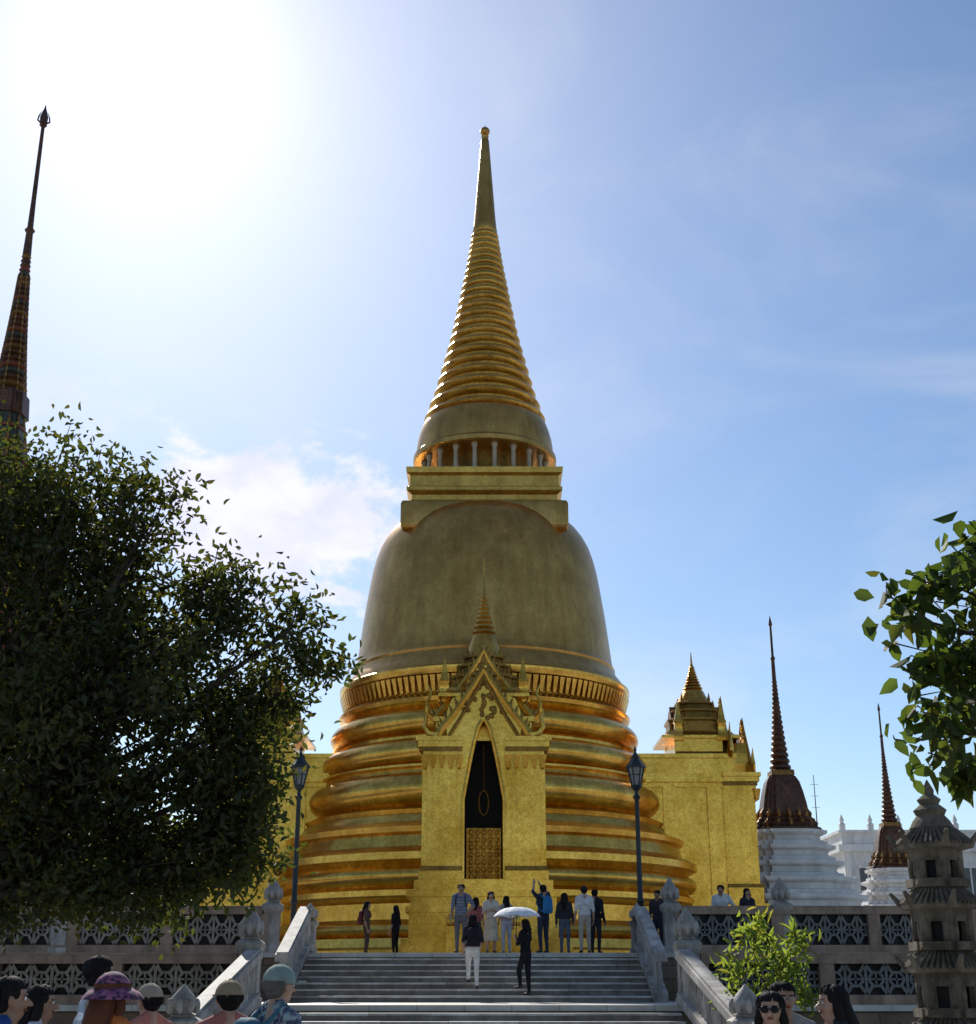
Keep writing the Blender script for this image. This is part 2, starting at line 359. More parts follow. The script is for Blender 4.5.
# ------------------------------------------------------------------ the golden stupa
CX,CY=-.15,58.0
stupa=empty('golden_stupa',(CX,CY,0))
def bulge(r,b,z0,z1,n=9): return [(r+b*math.sin(math.pi*i/n)**.7,z0+(z1-z0)*i/n) for i in range(n+1)]
C96=circ(128)
b=MB()
pf=[(9.0,2.3),(9.0,2.75),(8.75,2.85),(8.7,3.15)]+bulge(8.45,.25,3.2,3.7,6)+[(8.3,3.8),(8.3,4.35),(8.5,4.45),(8.62,4.6),(8.62,4.8),(8.45,4.9)]
pf+=bulge(8.4,.32,4.95,5.65)+[(8.45,5.7),(8.75,5.85),(8.75,6.1),(8.5,6.25),(8.2,6.35),(8.1,6.75),(8.25,6.85),(8.28,7.05),(8.0,7.15),(7.65,7.3),(7.5,7.55)]
pf+=[(7.45,7.6),(7.52,7.75),(7.3,7.85),(7.1,7.88)]+bulge(6.95,.46,7.95,9.15,12)+[(6.82,9.2),(6.78,9.35),(6.95,9.42),(6.95,9.5),(6.6,9.53)]
pf+=bulge(6.47,.42,9.55,10.55,12)+[(6.32,10.6),(6.32,10.7),(6.45,10.75),(6.2,10.79)]+bulge(6.15,.38,10.8,11.75,12)+[(6.05,11.8),(5.95,11.95),(6.15,12.05),(6.22,12.2),(6.1,12.3),(5.98,12.4)]
b.loft(pf,C96,0)
b.loft([(5.92,12.4),(5.92,13.0),(6.15,13.12),(6.22,13.25),(6.22,13.4),(6.05,13.5)],C96,0)
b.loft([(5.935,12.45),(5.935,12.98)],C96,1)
for k in range(132):
    a=2*math.pi*k/132
    M=Matrix.Rotation(a,4,'Z')
    b.add([(5.92,-.09,12.42),(5.92,.09,12.42),(6.02,.06,12.44),(6.02,-.06,12.44),(5.92,-.12,13.0),(5.92,.12,13.0),(6.2,.11,13.05),(6.2,-.11,13.05)],
          [(3,2,1,0),(4,5,6,7),(0,1,5,4),(1,2,6,5),(2,3,7,6),(3,0,4,7)],0,M)
b.build('ringed_base',[G_RING,G_DARK],stupa,30)
b=MB()
b.loft([(6.05,13.48),(5.98,13.62),(5.85,13.8),(5.7,14.0),(5.62,14.2),(5.65,14.3),(5.58,14.4),(5.53,14.6),(5.47,15.1),(5.40,15.7),(5.33,16.3),(5.25,16.9),(5.16,17.5),(5.07,18.1),(4.97,18.7),(4.84,19.25),(4.68,19.75),(4.46,20.2),(4.18,20.6),(3.9,20.87),(3.6,21.05),(3.2,21.2),(0,21.3)],C96,0)
b.build('bell',[G_BELL],stupa,30)
b=MB()
b.loft([(3.5,19.9),(3.56,20.0),(3.56,20.95),(3.5,21.1),(3.2,21.25)],SQ,0)
b.loft([(3.12,21.2),(3.12,21.5),(3.28,21.6),(3.34,21.65),(3.34,21.8),(3.2,21.88),(3.2,22.35),(3.36,22.45),(3.38,22.7),(3.1,22.74)],SQ,1)
b.build('square_throne',[G_BELL,G_CONE],stupa,30)
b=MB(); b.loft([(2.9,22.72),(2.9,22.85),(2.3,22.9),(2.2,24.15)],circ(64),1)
for k in range(20):
    a=2*math.pi*(k+.5)/20
    b.loft([(.14,22.84),(.14,22.95),(.1,23.0),(.095,23.85),(.14,23.92),(.14,24.06)],circ(10),0,(2.78*math.cos(a),2.78*math.sin(a),0))
b.build('colonnade',[M_WHITECOL,G_DARK],stupa,35)
b=MB()
b.loft([(2.3,24.05),(3.2,24.05),(3.27,24.1),(3.27,24.3),(3.15,24.42),(3.12,24.8),(3.06,25.2),(2.95,25.6),(2.82,25.95),(2.7,26.05)],C96,0)
b.build('canopy',[G_BELL],stupa,35)
b=MB(); pf=[]
q=.965
hs_=[q**i for i in range(22)]; S=sum(hs_); zz=26.0
def conr(z):
    P=[(26.0,2.72),(27.3,2.3),(28.8,1.93),(30.4,1.55),(32.5,1.17),(34.3,.86),(36.15,.6)]
    for (a,ra),(c,rc) in zip(P,P[1:]):
        if z<=c: return ra+(rc-ra)*(z-a)/(c-a)
    return .6
for hh in hs_:
    dz=hh/S*10.15; r0=conr(zz); r1=conr(zz+dz)
    pf+=[(r0*.9,zz+.002),(r0*.99,zz+dz*.1),(r0*1.03,zz+dz*.3),(r0*1.0,zz+dz*.52),(r1*.97,zz+dz*.72),(r1*.9,zz+dz*.82)]
    zz+=dz
b.loft(pf,circ(72),0); b.build('spire_rings',[G_CONE],stupa,50)
b=MB(); b.loft([(.55,36.1),(.6,36.2),(.56,36.5),(.5,37.2),(.4,38.6),(.3,40.0),(.2,41.4),(.15,41.65),(.19,41.7),(.12,41.78)],circ(32),0)
b.ell((0,0,41.98),(.24,.24,.24),0,20,12); b.tube([(0,0,42.1),(0,0,42.35)],[.05,.01],8,0)
b.build('finial',[G_BELL],stupa,50)

def flame(mb,p,h,w,m,dx=0,M=None):
    x,y,z=p
    mb.tube([(x,y,z-.05),(x+dx*.1,y,z+h*.3),(x+dx*.5,y,z+h*.65),(x+dx,y,z+h)],[w*.8,w,w*.55,.008],6,m,M)
def pointed(hw,z0,zs,za,n=10,pw=1.6):
    out=[(hw,z0),(hw,zs)]
    for i in range(1,n+1):
        t=i/n; out.append((hw*(1-t)**(1/pw)*(1-.15*t) if t<1 else 0.0,zs+(za-zs)*t))
    return out
def porch(name,rz,front=10.5,spire_top=16.4,parent=stupa,fat=1.25):
    F=-front
    mb=MB()
    bk=-6.0
    mb.box(-2.95,2.95,F-.55,bk,2.3,2.8,0); mb.box(-2.75,2.75,F-.4,bk,2.8,3.05,0); mb.box(-2.5,2.5,F-.22,bk,3.05,3.9,0)
    mb.box(-2.62,2.62,F-.32,bk,3.9,4.08,0); mb.box(-2.45,2.45,F-.2,bk,4.08,4.4,0); mb.box(-2.6,2.6,F-.3,bk,4.4,4.62,0); mb.box(-2.35,2.35,F-.16,bk,4.62,4.95,0)
    for i in range(8):
        mb.box(-.9,.9,F-.6-.28*(8-i),F-.5,2.3+(.001*i),2.42+.2*(i+1),0)
    for sx in (-1,1): mb.box(sx*1.05-.15,sx*1.05+.15,F-1.6,F-.54,2.31,3.4,0); mb.ell((sx*1.05,F-1.4,3.55),(.16,.16,.25),0,10,8)
    for sx in (-1,1):
        def px(a,b_): return (min(sx*a,sx*b_),max(sx*a,sx*b_))
        for (a,c,yy,m) in ((.78,2.12,F,0),(.95,1.95,F-.1,0),(1.15,1.75,F-.16,0)):
            x0,x1=px(a,c); mb.box(x0,x1,yy,F+1.2,4.95,9.15,m)
        x0,x1=px(.72,2.2); mb.box(x0,x1,F-.2,F+1.2,4.95,5.25,0)
        x0,x1=px(.75,2.15); mb.box(x0,x1,F-.24,F+1.2,5.25,5.4,1)
        for j,(o,za,zb) in enumerate(((.0,9.15,9.28),(.08,9.28,9.42),(.18,9.42,9.62),(.26,9.62,9.78))):
            x0,x1=px(.74,2.1+o); mb.box(x0,x1,F-.16-o*.7,F+1.2,za,zb,0 if j!=1 else 1)
        for k in range(5):
            xx=sx*(.85+.3*k); mb.loft([(.06,8.7),(.13,9.14)],SQ,0,(xx,F-.2,0))
    mb.box(-2.05,2.05,F+1.18,bk,4.95,9.2,0)
    for o,za,zb in ((.08,9.2,9.4),(.2,9.4,9.6),(.1,9.6,9.76)): mb.box(-2.05-o,2.05+o,F+1.19,bk,za,zb,0)
    for yy in (F+1.3,F+3.1):
        for sx in (-1,1): mb.box(sx*2.1-.09,sx*2.1+.09,yy,yy+.55,4.96,9.19,0)
    mb.box(-.66,.66,F+1.05,F+1.17,4.4,9.9,2)  # thin board against the wall; doorway darkness is put into its colour
    mb.box(-.60,.60,F+.72,F+.78,4.96,6.75,3)
    for i in range(5):
        for j in range(7):
            mb.ell((-.44+.22*i,F+.71,5.1+.25*j),(.09,.03,.11),3,8,6)
    mb.box(-.72,.72,F+.0,F+1.0,4.95,4.99,0)
    ring=[(.17*math.cos(a*math.pi/8),F+.6,7.6+.42*math.sin(a*math.pi/8)) for a in range(17)]
    mb.tube(ring,.022,6,1); mb.tube([(0,F+.6,8.0),(0,F+.6,9.6)],.008,5,1)
    op=pointed(.66,4.95,7.6,10.35,12,1.7)
    for sx in (-1,1):
        ins=[(x,z) for x,z in op]
        outs=[]
        for x,z in ins:
            if z<=9.0: outs.append((.8,z))
            else:
                t=(z-9.0)/(10.35-9.0); outs.append((.8+.9*math.sin(t*math.pi)**.8*.6 if t<1 else 0.0, 9.0+ t*2.6))
        for i in range(len(ins)-1):
            q=[ins[i],outs[i],outs[i+1],ins[i+1]]
            mb.prism([(sx*x,z) for x,z in q],F-.05,F+.9,0)
        mb.tube([(sx*(x+.06),F-.09,z+.03) for x,z in op],.075,6,0)
        g1=[(1.62,9.78),(1.45,10.1),(1.05,10.6),(.62,11.2),(.25,11.75),(0,12.2)]
        mb.tube([(sx*x,F-.12,z) for x,z in g1],[.14,.13,.12,.11,.1,.07],6,0)
        mb.tube([(sx*(x*.8),F-.1,z-.18) for x,z in g1],.07,6,1)
        for k in range(11):
            t=k/11; i=int(t*5); u=t*5-i; x=g1[i][0]*(1-u)+g1[i+1][0]*u; z=g1[i][1]*(1-u)+g1[i+1][1]*u
            flame(mb,(sx*x,F-.12,z+.08),.34,.07,1,sx*.1)
        mb.tube([(sx*1.6,F-.12,9.85),(sx*1.9,F-.12,9.9),(sx*2.08,F-.12,10.15),(sx*2.0,F-.12,10.5),(sx*2.12,F-.12,10.8)],[.13,.12,.09,.06,.01],6,0)
        g2=[(1.75,10.55),(1.45,10.95),(1.0,11.5),(.55,12.15),(.2,12.7),(0,13.1)]
        mb.tube([(sx*x,F+.75,z) for x,z in g2],[.14,.13,.12,.1,.09,.05],6,0)
        for k in range(11):
            t=k/11; i=int(t*5); u=t*5-i; x=g2[i][0]*(1-u)+g2[i+1][0]*u; z=g2[i][1]*(1-u)+g2[i+1][1]*u
            flame(mb,(sx*x,F+.75,z+.06),.36,.065,1,sx*.12)
        mb.tube([(sx*1.75,F+.75,10.55),(sx*2.0,F+.75,10.75),(sx*2.02,F+.75,11.15),(sx*1.9,F+.75,11.5),(sx*2.05,F+.75,11.9)],[.12,.12,.08,.05,.01],6,0)
        for yy in (F+1.0,F+2.8):
            mb.loft([(.22,11.2),(.24,11.35),(.17,11.45),(.15,11.9),(.2,11.98),(.14,12.1),(.1,12.35),(.04,12.65),(.005,12.95)],SQ,0,(sx*1.42,yy,0))
    mb.prism([(-1.62,9.77),(1.62,9.77),(1.05,10.6),(.45,11.5),(0,12.05),(-.45,11.5),(-1.05,10.6)],F+.91,F+1.6,1)
    mb.box(-1.7,1.7,F+.6,bk,9.77,10.6,0); mb.box(-1.8,1.8,F+.5,bk,10.45,10.62,0)
    mb.prism([(-1.6,10.61),(1.6,10.61),(1.0,11.5),(.4,12.4),(0,12.9),(-.4,12.4),(-1.0,11.5)],F+.8,F+2.95,1)
    mb.box(-1.5,1.5,F+1.0,F+3.0,10.6,11.3,0); mb.loft([(1.62,11.3),(1.62,11.42),(1.4,11.5),(1.25,11.7)],SQ,0,(0,F+1.9,0))
    for k in range(26):
        a=rnd.uniform(-1,1); z=rnd.uniform(10.45,11.6); xx=a*max(.05,(12.0-z)*.62)
        mb.ell((xx,F-.06,z),(.09,.06,.1),1,8,6)
    for k in range(34):
        a=rnd.uniform(-1,1); z=rnd.uniform(11.3,12.6); xx=a*max(.05,(12.9-z)*.6)
        mb.ell((xx,F+.78,z),(.09,.06,.11),1 if k%3 else 0,8,6)
    y=F+1.9; T=spire_top; b0=12.2
    k=(T-b0)
    pr=[(1.15,b0-.7),(1.15,b0-.1),(1.22,b0-.05),(1.22,b0+.05),(.98,b0+.1),(.92,b0+.35),(1.0,b0+.38),(1.0,b0+.46),(.78,b0+.5),(.72,b0+.7),(.8,b0+.74),(.8,b0+.82),(.6,b0+.88)]
    mb.loft(pr,RED,1,(0,y,0))
    for sx in (-1,1):
        for sy in (-1,1):
            for (rr,zz_) in ((1.1,b0+.05),(.9,b0+.45),(.72,b0+.8)): flame(mb,(sx*rr*.8,y+sy*rr*.8,zz_),.4,.07,1,sx*.05)
    z=b0+.85; f=fat; pr=[(.58*f,z),(.52*f,z+k*.04),(.44*f,z+k*.1),(.37*f,z+k*.16),(.3*f,z+k*.19)]
    zz_=z+k*.19; r=.35*f
    for i in range(9):
        dz=k*.045*(.95**i); pr+=[(r*.75,zz_+.001),(r,zz_+dz*.3),(r*.95,zz_+dz*.6),(r*.72,zz_+dz*.95)]; zz_+=dz; r*=.86
    pr+=[(r*.8,zz_),(.05,T-.5),(.015,T)]
    mb.loft(pr,circ(20),4,(0,y,0))
    return mb.build(name,[G_MOS,G_DARK,M_DOORDARK,M_DOOR,G_CONE],parent,35,(0,0,0),rz)
porch('entrance_porch',0,10.5,16.9)
porch('side_porch',R(90),10.9,15.3)
porch('side_porch',R(-90),10.9,15.3)
porch('rear_porch',R(180),10.5,15.3)

# ------------------------------------------------------------------ white-based chedis
def small_chedi(x,y,sc=1,name='white_based_chedi',wf=1.0):
    mb=MB(); pr=[(3.15*wf,0),(3.15*wf,.5)]; z=.5
    N_=7
    for i in range(N_):
        h=.78-.02*i; r=(2.95-.25*i)*(wf if i<4 else (wf+1)/2)
        pr+=[(r+.02,z),(r+.02,z+.16),(r-.2,z+.2),(r-.26,z+h*.42),(r-.22,z+h*.6),(r+.0,z+h*.7),(r+.05,z+h*.78),(r+.05,z+h*.96),(r-.2,z+h)]
        z+=h
    mb.loft(pr,RED,0); zt=z-.02
    mb.loft([(1.42,zt-.1),(1.44,zt+.1),(1.28,zt+.18),(1.34,zt+.3),(1.16,zt+.38),(1.23,zt+.5),(1.04,zt+.58),(1.1,zt+.7),(1.0,zt+.78),(.94,zt+1.2),(.84,zt+1.7),(.72,zt+2.15),(.58,zt+2.4),(.48,zt+2.45)],RED,1)
    for k in range(16):
        a=k*math.pi/8
        for rr,zz in ((1.3,zt+.35),(1.12,zt+.75)): mb.tube([(rr*math.cos(a),rr*math.sin(a),zz-.15),(rr*1.03*math.cos(a),rr*1.03*math.sin(a),zz),(rr*.9*math.cos(a),rr*.9*math.sin(a),zz+.3)],[.09,.09,.01],5,2)
    mb.loft([(.5,zt+2.43),(.5,zt+2.65),(.35,zt+2.71)],SQ,2)
    pr=[]; z=zt+2.7; r=.48
    for i in range(18):
        h=.28*(.975**i); pr+=[(r*.78,z+.001),(r,z+h*.3),(r*.97,z+h*.6),(r*.78,z+h*.95)]; z+=h; r*=.92
    pr+=[(r*.9,z),(.08,z+.9),(.12,z+1.0),(.06,z+1.1),(.05,z+2.5),(.09,z+2.6),(.01,z+3.0)]
    mb.loft(pr,circ(14),1)
    ob=mb.build(name,[M_WHITE,M_SPIRE,M_SPIRE2],None,30,(x,y,TZ)); ob.scale=(sc,sc,sc); return ob
small_chedi(13.05,61,1.0,wf=1.2); small_chedi(23.2,80,.98)

# ------------------------------------------------------------------ royal pantheon with tall spire on the left
pan=empty('royal_pantheon',(-23.1,60,TZ))
mb=MB(); mb.box(-3.6,3.6,-3.6,3.6,0,9,0)
for i,(a,z0,z1) in enumerate(((5.0,9,12),(4.2,11.2,14.2),(3.4,13.4,16.4),(2.6,15.6,18.6))):
    mb.loft([(a,z0),(a,z0+.25),(a*.55,z1),(a*.3,z1+.4)],SQ,1)
    for k in range(4):
        M=Matrix.Rotation(k*math.pi/2,4,'Z')
        mb.prism([(-a*.7,z0+.2),(a*.7,z0+.2),(0,z1+.6)],-a-.1,0,1,M); mb.tube([(0,-a-.1,z1+.5),(0,-a-.5,z1+1.1),(0,-a-.3,z1+1.8)],[.1,.08,.01],6,2,M)
mb.build('body_and_roofs',[M_WHITE,M_RED,M_SPIRE2],pan,35)
mb=MB(); z=18.2
for i in range(8):
    r=2.05-.16*i
    mb.loft([(r,z),(r,z+.12),(r*.9,z+.2)],RED,3 if i%2 else 1)
    mb.loft([(r*.86,z+.2),(r*.82,z+.80)],RED,2)
    for k in range(12):
        a=k*math.pi/6; flame(mb,(r*.95*math.cos(a),r*.95*math.sin(a),z+.1),.6,.09,1,0)
    z+=.85
mb.loft([(.92,z-.1),(.85,z+1)],RED,0); z+=.95; r=.84
for i in range(26):
    h=.36*(.985**i)
    mb.loft([(r*.72,z+.001),(r*1.02,z+h*.25),(r*.95,z+h*.5),(r*.75,z+h*.9),(r*.7,z+h*1.05)],circ(14),(0,1,0,2,3,0)[i%6]); 
    if r>.3:
        for k in range(8):
            a=k*math.pi/4; flame(mb,(r*.95*math.cos(a),r*.95*math.sin(a),z+h*.3),.26,.055,1,0)
    z+=h; r*=.95
T=42.2
pr=[(r*.95,z-.05),(.17,z+1.2),(.26,z+1.35),(.15,z+1.5),(.12,z+3.0),(.09,T-1.0),(.2,T-.85),(.06,T-.75)]
mb.loft(pr,circ(14),0)
mb.loft([(.05,T-.9),(.2,T-.65),(.22,T-.4),(.14,T-.1),(.06,T+.15),(.01,T+.4)],circ(8),0)
for k in range(4):
    a=k*math.pi/2+.4; c,s_=math.cos(a),math.sin(a)
    mb.tube([(0,0,T-.85),(.3*c,.3*s_,T-.6),(.26*c,.26*s_,T-.35),(.16*c,.16*s_,T-.05)],[.05,.05,.04,.01],5,0)
mb.build('spire',[M_SPIRE,M_SPIRE2,M_SPIRE3,M_RED],pan,35)

# ------------------------------------------------------------------ white building & mast
bl=empty('white_palace_building',(33,98,TZ)); mb=MB()
mb.box(-8,14,0,14,0,8.0,0); mb.box(-8.4,14.4,-.4,14.4,8.0,8.5,0); mb.box(-8.1,14.1,-.15,14,8.5,9.3,0); mb.box(-8.3,14.3,-.3,14.3,9.3,9.5,0)
for i in range(12):
    mb.loft([(.18,9.5),(.2,9.9),(.1,10.0),(.14,10.2),(.01,10.6)],SQ,0,(-8+2*i,-.1,0))
for i in range(9):
    for j in range(2):
        x=-7+2.4*i; z=1.2+3.6*j; mb.box(x,x+1.1,-.06,-.02,z,z+2.1,1); mb.box(x-.15,x+1.25,-.16,-.01,z+2.1,z+2.3,0); mb.box(x-.15,x+1.25,-.16,-.01,z-.2,z,0)
        mb.box(x+.5,x+.6,-.1,-.05,z,z+2.1,0)
        if j==0: mb.box(x-.9,x-.6,-.2,-.01,.2,7.99,0)
mb.build('walls_and_windows',[M_WHITE,M_WINDOW],bl,35)
mb=MB(); mb.loft([(.12,0),(.1,.3),(.05,.4),(.04,8),(.02,11.5)],circ(8)); 
for z in (9.5,10.2,10.9): mb.tube([(-.25,0,z),(.25,0,z)],.012,5)
mb.build('antenna_mast',[M_IRON],None,35,(20.2,85,TZ))

# ------------------------------------------------------------------ street lamps
def street_lamp(x,y,z):
    mb=MB()
    mb.loft([(.24,0),(.24,.12),(.19,.18),(.17,.5),(.2,.56),(.12,.66),(.09,.8),(.085,1.4),(.12,1.46),(.08,1.52),(.07,3.0),(.065,4.35),(.09,4.4),(.12,4.46),(.06,4.52),(.05,4.62),(.12,4.7),(.17,4.76),(.14,4.8)],circ(16),0)
    mb.loft([(.12,4.8),(.225,5.3),(.225,5.31)],circ(6),1)
    for k in range(6):
        a=k*math.pi/3; mb.tube([(.13*math.cos(a),.13*math.sin(a),4.78),(.25*math.cos(a),.25*math.sin(a),5.32)],.022,5,0)
        a2=a+math.pi/3; mb.tube([(.2*math.cos(a),.2*math.sin(a),5.1),(.2*math.cos(a2),.2*math.sin(a2),5.1)],.012,5,0)
    mb.loft([(.30,5.31),(.31,5.36),(.24,5.42),(.15,5.55),(.12,5.6),(.14,5.65),(.06,5.72),(.03,5.8),(.05,5.85),(.005,5.98)],circ(6),0)
    mb.build('street_lamp',[M_IRON,M_GLASS],None,35,(x,y,z))
street_lamp(4.42,40.9,TZ); street_lamp(-5.62,40.9,TZ)

# ------------------------------------------------------------------ stone pagoda lantern
mb=MB(); OC=circ(6,math.pi/6); 
mb.loft([(.55,0),(.55,.25),(.47,.3),(.44,.45),(.48,.5),(.36,.56),(.34,.62)],OC,0)
def ptier(z,h,rb,re):
    mb.loft([(rb*.6,z),(rb*.6,z+h)],OC,1)  # solid core; the darkness behind the openings is its colour
    for k in range(6):
        a=math.pi/6+k*math.pi/3; c,s_=math.cos(a),math.sin(a)
        mb.tube([(rb*.93*c,rb*.93*s_,z),(rb*.93*c,rb*.93*s_,z+h)],.05,6,0)
        a2=a+math.pi/6; M=Matrix.Rotation(a2,4,'Z'); ap=rb*.86
        wv=rb*.46
        mb.box(ap-.03,ap+.02,-wv,-wv*.45,z,z+h,0,M); mb.box(ap-.03,ap+.02,wv*.45,wv,z,z+h,0,M)
        mb.box(ap-.03,ap+.019,-wv*.45,wv*.45,z,z+h*.22,0,M); mb.box(ap-.03,ap+.019,-wv*.45,wv*.45,z+h*.72,z+h,0,M)
        mb.box(ap+.05,ap+.08,-wv*1.1,wv*1.1,z,z+.09,0,M)
        for q in (-.75,.75): mb.ell((ap+.02,q*wv,z+h*.5),(.03,.035,h*.3),0,8,6,M)
        mb.tube([(rb*c,rb*s_,z+h+.14),(re*.9*c,re*.9*s_,z+h+.06),(re*1.14*c,re*1.14*s_,z+h+.2)],[.055,.05,.02],6,0)
        for j in range(7):
            q=-.42+.14*j
            mb.tube([(rb*.75,q*rb*.8,z+h+.25),(re*.87,q*re,z+h+.07)],.02,5,0,M)
    mb.loft([(rb*1.0,z+h-.02),(rb*1.12,z+h+.01),(re*.97,z+h+.02),(re,z+h+.06),(re*.82,z+h+.12),(rb*.95,z+h+.22),(rb*.82,z+h+.28)],OC,0)
z=.62
for i,(h,rb,re) in enumerate(((.48,.33,.49),(.44,.31,.46),(.42,.29,.45),(.40,.26,.43))):
    ptier(z,h,rb,re); z+=h+.25
mb.loft([(.24,z),(.2,z+.08),(.15,z+.14),(.18,z+.2),(.1,z+.27),(.13,z+.32),(.06,z+.38),(.065,z+.43),(.005,z+.55)],circ(12),0)
PAG=z+.55
mb.build('stone_pagoda',[M_GRANITE,M_HOLEDARK],None,35,(4.80,15.0,0)).scale=(1,1,3.72/PAG)

# ------------------------------------------------------------------ trees
def leafmesh(name,cen,L,W,mat,droop=.3,parent=None,fold=.25):
    n=len(cen); cen=np.asarray(cen)
    d=nr.normal(size=(n,3)); d[:,2]-=droop; d/=np.linalg.norm(d,axis=1)[:,None]
    u=nr.normal(size=(n,3)); u[:,2]*=.6; u-=d*np.sum(u*d,axis=1)[:,None]; u/=np.linalg.norm(u,axis=1)[:,None]
    nn=np.cross(d,u); s=nr.uniform(.65,1.25,size=(n,1)); l=L*s; wd=W*s
    P=[cen, cen+d*l*.3+u*wd*.42+nn*wd*fold, cen+d*l*.65+u*wd*.38+nn*wd*fold*.8, cen+d*l-nn*l*.12, cen+d*l*.65-u*wd*.38+nn*wd*fold*.8, cen+d*l*.3-u*wd*.42+nn*wd*fold]
    V=np.stack(P,axis=1).reshape(-1,3)
    me=bpy.data.meshes.new(name); me.vertices.add(n*6); me.vertices.foreach_set('co',V.ravel())
    base=np.arange(n)[:,None]*6
    F=np.concatenate([base+np.array([[0,1,2,3]]),base+np.array([[0,3,4,5]])],axis=1).reshape(-1)
    me.loops.add(n*8); me.loops.foreach_set('vertex_index',F.astype(np.int32))
    me.polygons.add(n*2); me.polygons.foreach_set('loop_start',np.arange(n*2,dtype=np.int32)*4)
    me.update(calc_edges=True); me.validate(); me.materials.append(mat)
    ob=bpy.data.objects.new(name,me); coll.objects.link(ob)
    if parent: ob.parent=parent
    return ob
def wob(a,b_,n,amp):
    a=Vector(a);b_=Vector(b_); out=[]
    for i in range(n+1):
        t=i/n; p=a.lerp(b_,t)
        if 0<i<n: p+=Vector((rnd.uniform(-amp,amp),rnd.uniform(-amp,amp),rnd.uniform(-amp*.6,amp)))
        out.append(p)
    return out
def tree(name,base,trunk_top,clumps,leafmat_,L,W,tr=.28,twigs=18,per=60,spread=.38,droop=.3,rmax=1.05):
    root=empty(name,base); B=Vector(base)
    wd=MB(); top=Vector(trunk_top)-B
    tp=wob((0,0,-.1),top,6,.12); wd.tube(tp,[tr*1.35,tr*1.05,tr*.95,tr*.88,tr*.82,tr*.78,tr*.7],12)
    cen=[]
    for (cx,cy,cz,r,dens) in clumps:
        c=Vector((cx,cy,cz))-B
        ln=(c-top).length
        lp=wob(top-Vector((0,0,rnd.uniform(0,.6))),c,5,.12*ln**.5); r0=tr*.42*min(1.2,r/1.6+.3)
        wd.tube(lp,[r0*(1-.14*i) for i in range(6)],8)
        for k in range(int(twigs*dens*(r/1.5)**2)+3):
            v=Vector((rnd.gauss(0,1),rnd.gauss(0,1),rnd.gauss(0,1))).normalized()*r*rnd.uniform(.35,rmax)
            v.z*=.9; q=c+v
            st=lp[rnd.choice((3,4,5))]; tw=wob(st,q,3,.12*r)
            wd.tube(tw,[r0*.22,r0*.15,r0*.1,.006],5)
            m=int(per*rnd.uniform(.5,1.4))
            al=nr.uniform(-.1,1.15,size=(m,1)); 
            A=np.array(tw[2]);Bq=np.array(tw[3])
            pts=A+(Bq-A)*al+nr.normal(size=(m,3))*spread*rnd.uniform(.5,1)*np.array([[1,1,.8]])
            cen.append(pts)
    wd.build('trunk_and_limbs',[M_BARK],root,60)
    leafmesh('foliage',np.concatenate(cen),L,W,leafmat_,droop,root)
CL=[(-7.3,22,8.4,2.0,1.2),(-5.75,21.6,8.8,1.25,.8),(-7.0,21.8,9.3,1.1,.7),(-8.2,22.4,10.0,1.2,.7),(-4.85,22,7.5,1.35,.8),(-6.1,21.4,6.0,2.1,1.5),(-3.3,21.8,7.1,.95,.75),(-2.8,22,6.6,.5,.8),(-3.9,21.8,7.9,.6,.5),
    (-4.0,22.2,5.6,1.3,1.1),(-3.4,22,6.1,.75,.8),(-4.1,21.8,4.5,1.0,1.6),(-3.85,22,4.0,.7,1.5),(-4.05,21.8,3.3,.75,1.7),(-4.9,22,3.4,.95,1.8),(-6.3,22,4.1,1.25,1.5),(-5.8,21.7,3.1,.8,1.6),(-7.2,22,3.2,1.0,1.6),(-8.1,21.6,5.2,1.9,1.3),(-10.2,22.4,7.4,2.4,.9),(-11,22,5.2,2.0,.8),(-9.6,23.4,9.3,1.8,.8),(-6.6,23.2,7.0,1.8,.9),(-7.6,23,3.9,1.3,1.2)]
tree('broadleaf_tree',(-9.3,22,0),(-8.7,22,3.0),CL,L_DARK,.155,.078,.27,30,78,.27,.3,1.15)
CR=[(2.80,9,4.0,.26,1),(3.1,9,4.25,.28,.9),(2.98,9.05,3.65,.28,1),(3.42,9.1,4.5,.27,.9),(3.3,8.9,3.8,.33,.9),(3.6,9.1,4.15,.36,.9),(3.3,9,3.4,.3,.9),(3.6,9.1,3.6,.35,.9),(2.92,9,3.2,.24,1),(3.12,8.95,2.98,.24,1),(3.4,8.95,3.0,.28,1),(3.9,9.2,3.5,.45,.8),(4.4,9,4.4,.7,.4),(4.9,9.3,5.0,.9,.3),(5.4,9.1,3.9,.9,.3)]
tree('leafy_tree',(5.3,9.2,0),(5.0,9.2,3.2),CR,L_MID,.165,.1,.13,260,7,.09,.9,1.15)
CB=[(4.75,27,1.9,.5,1),(5.25,27.1,2.3,.5,1),(5.7,27,1.9,.5,1),(5.0,26.8,2.6,.4,1),(5.3,26.8,1.5,.5,1),(6.0,27,1.4,.4,1),(4.6,27,1.3,.4,1),(5.9,27,2.4,.3,1)]
tree('green_shrub',(5.2,27,0),(5.2,27,.7),CB,L_BUSH,.26,.08,.05,80,9,.12,-.5)
pts=[]
for k in range(60):
    c=np.array([nr.uniform(-46,-10.5),nr.uniform(62,80),nr.uniform(3.5,7.0)]); pts.append(c+nr.normal(size=(420,3))*np.array([1.5,1.5,1.2]))
leafmesh('distant_trees',np.concatenate(pts),.45,.3,L_FAR,.2)

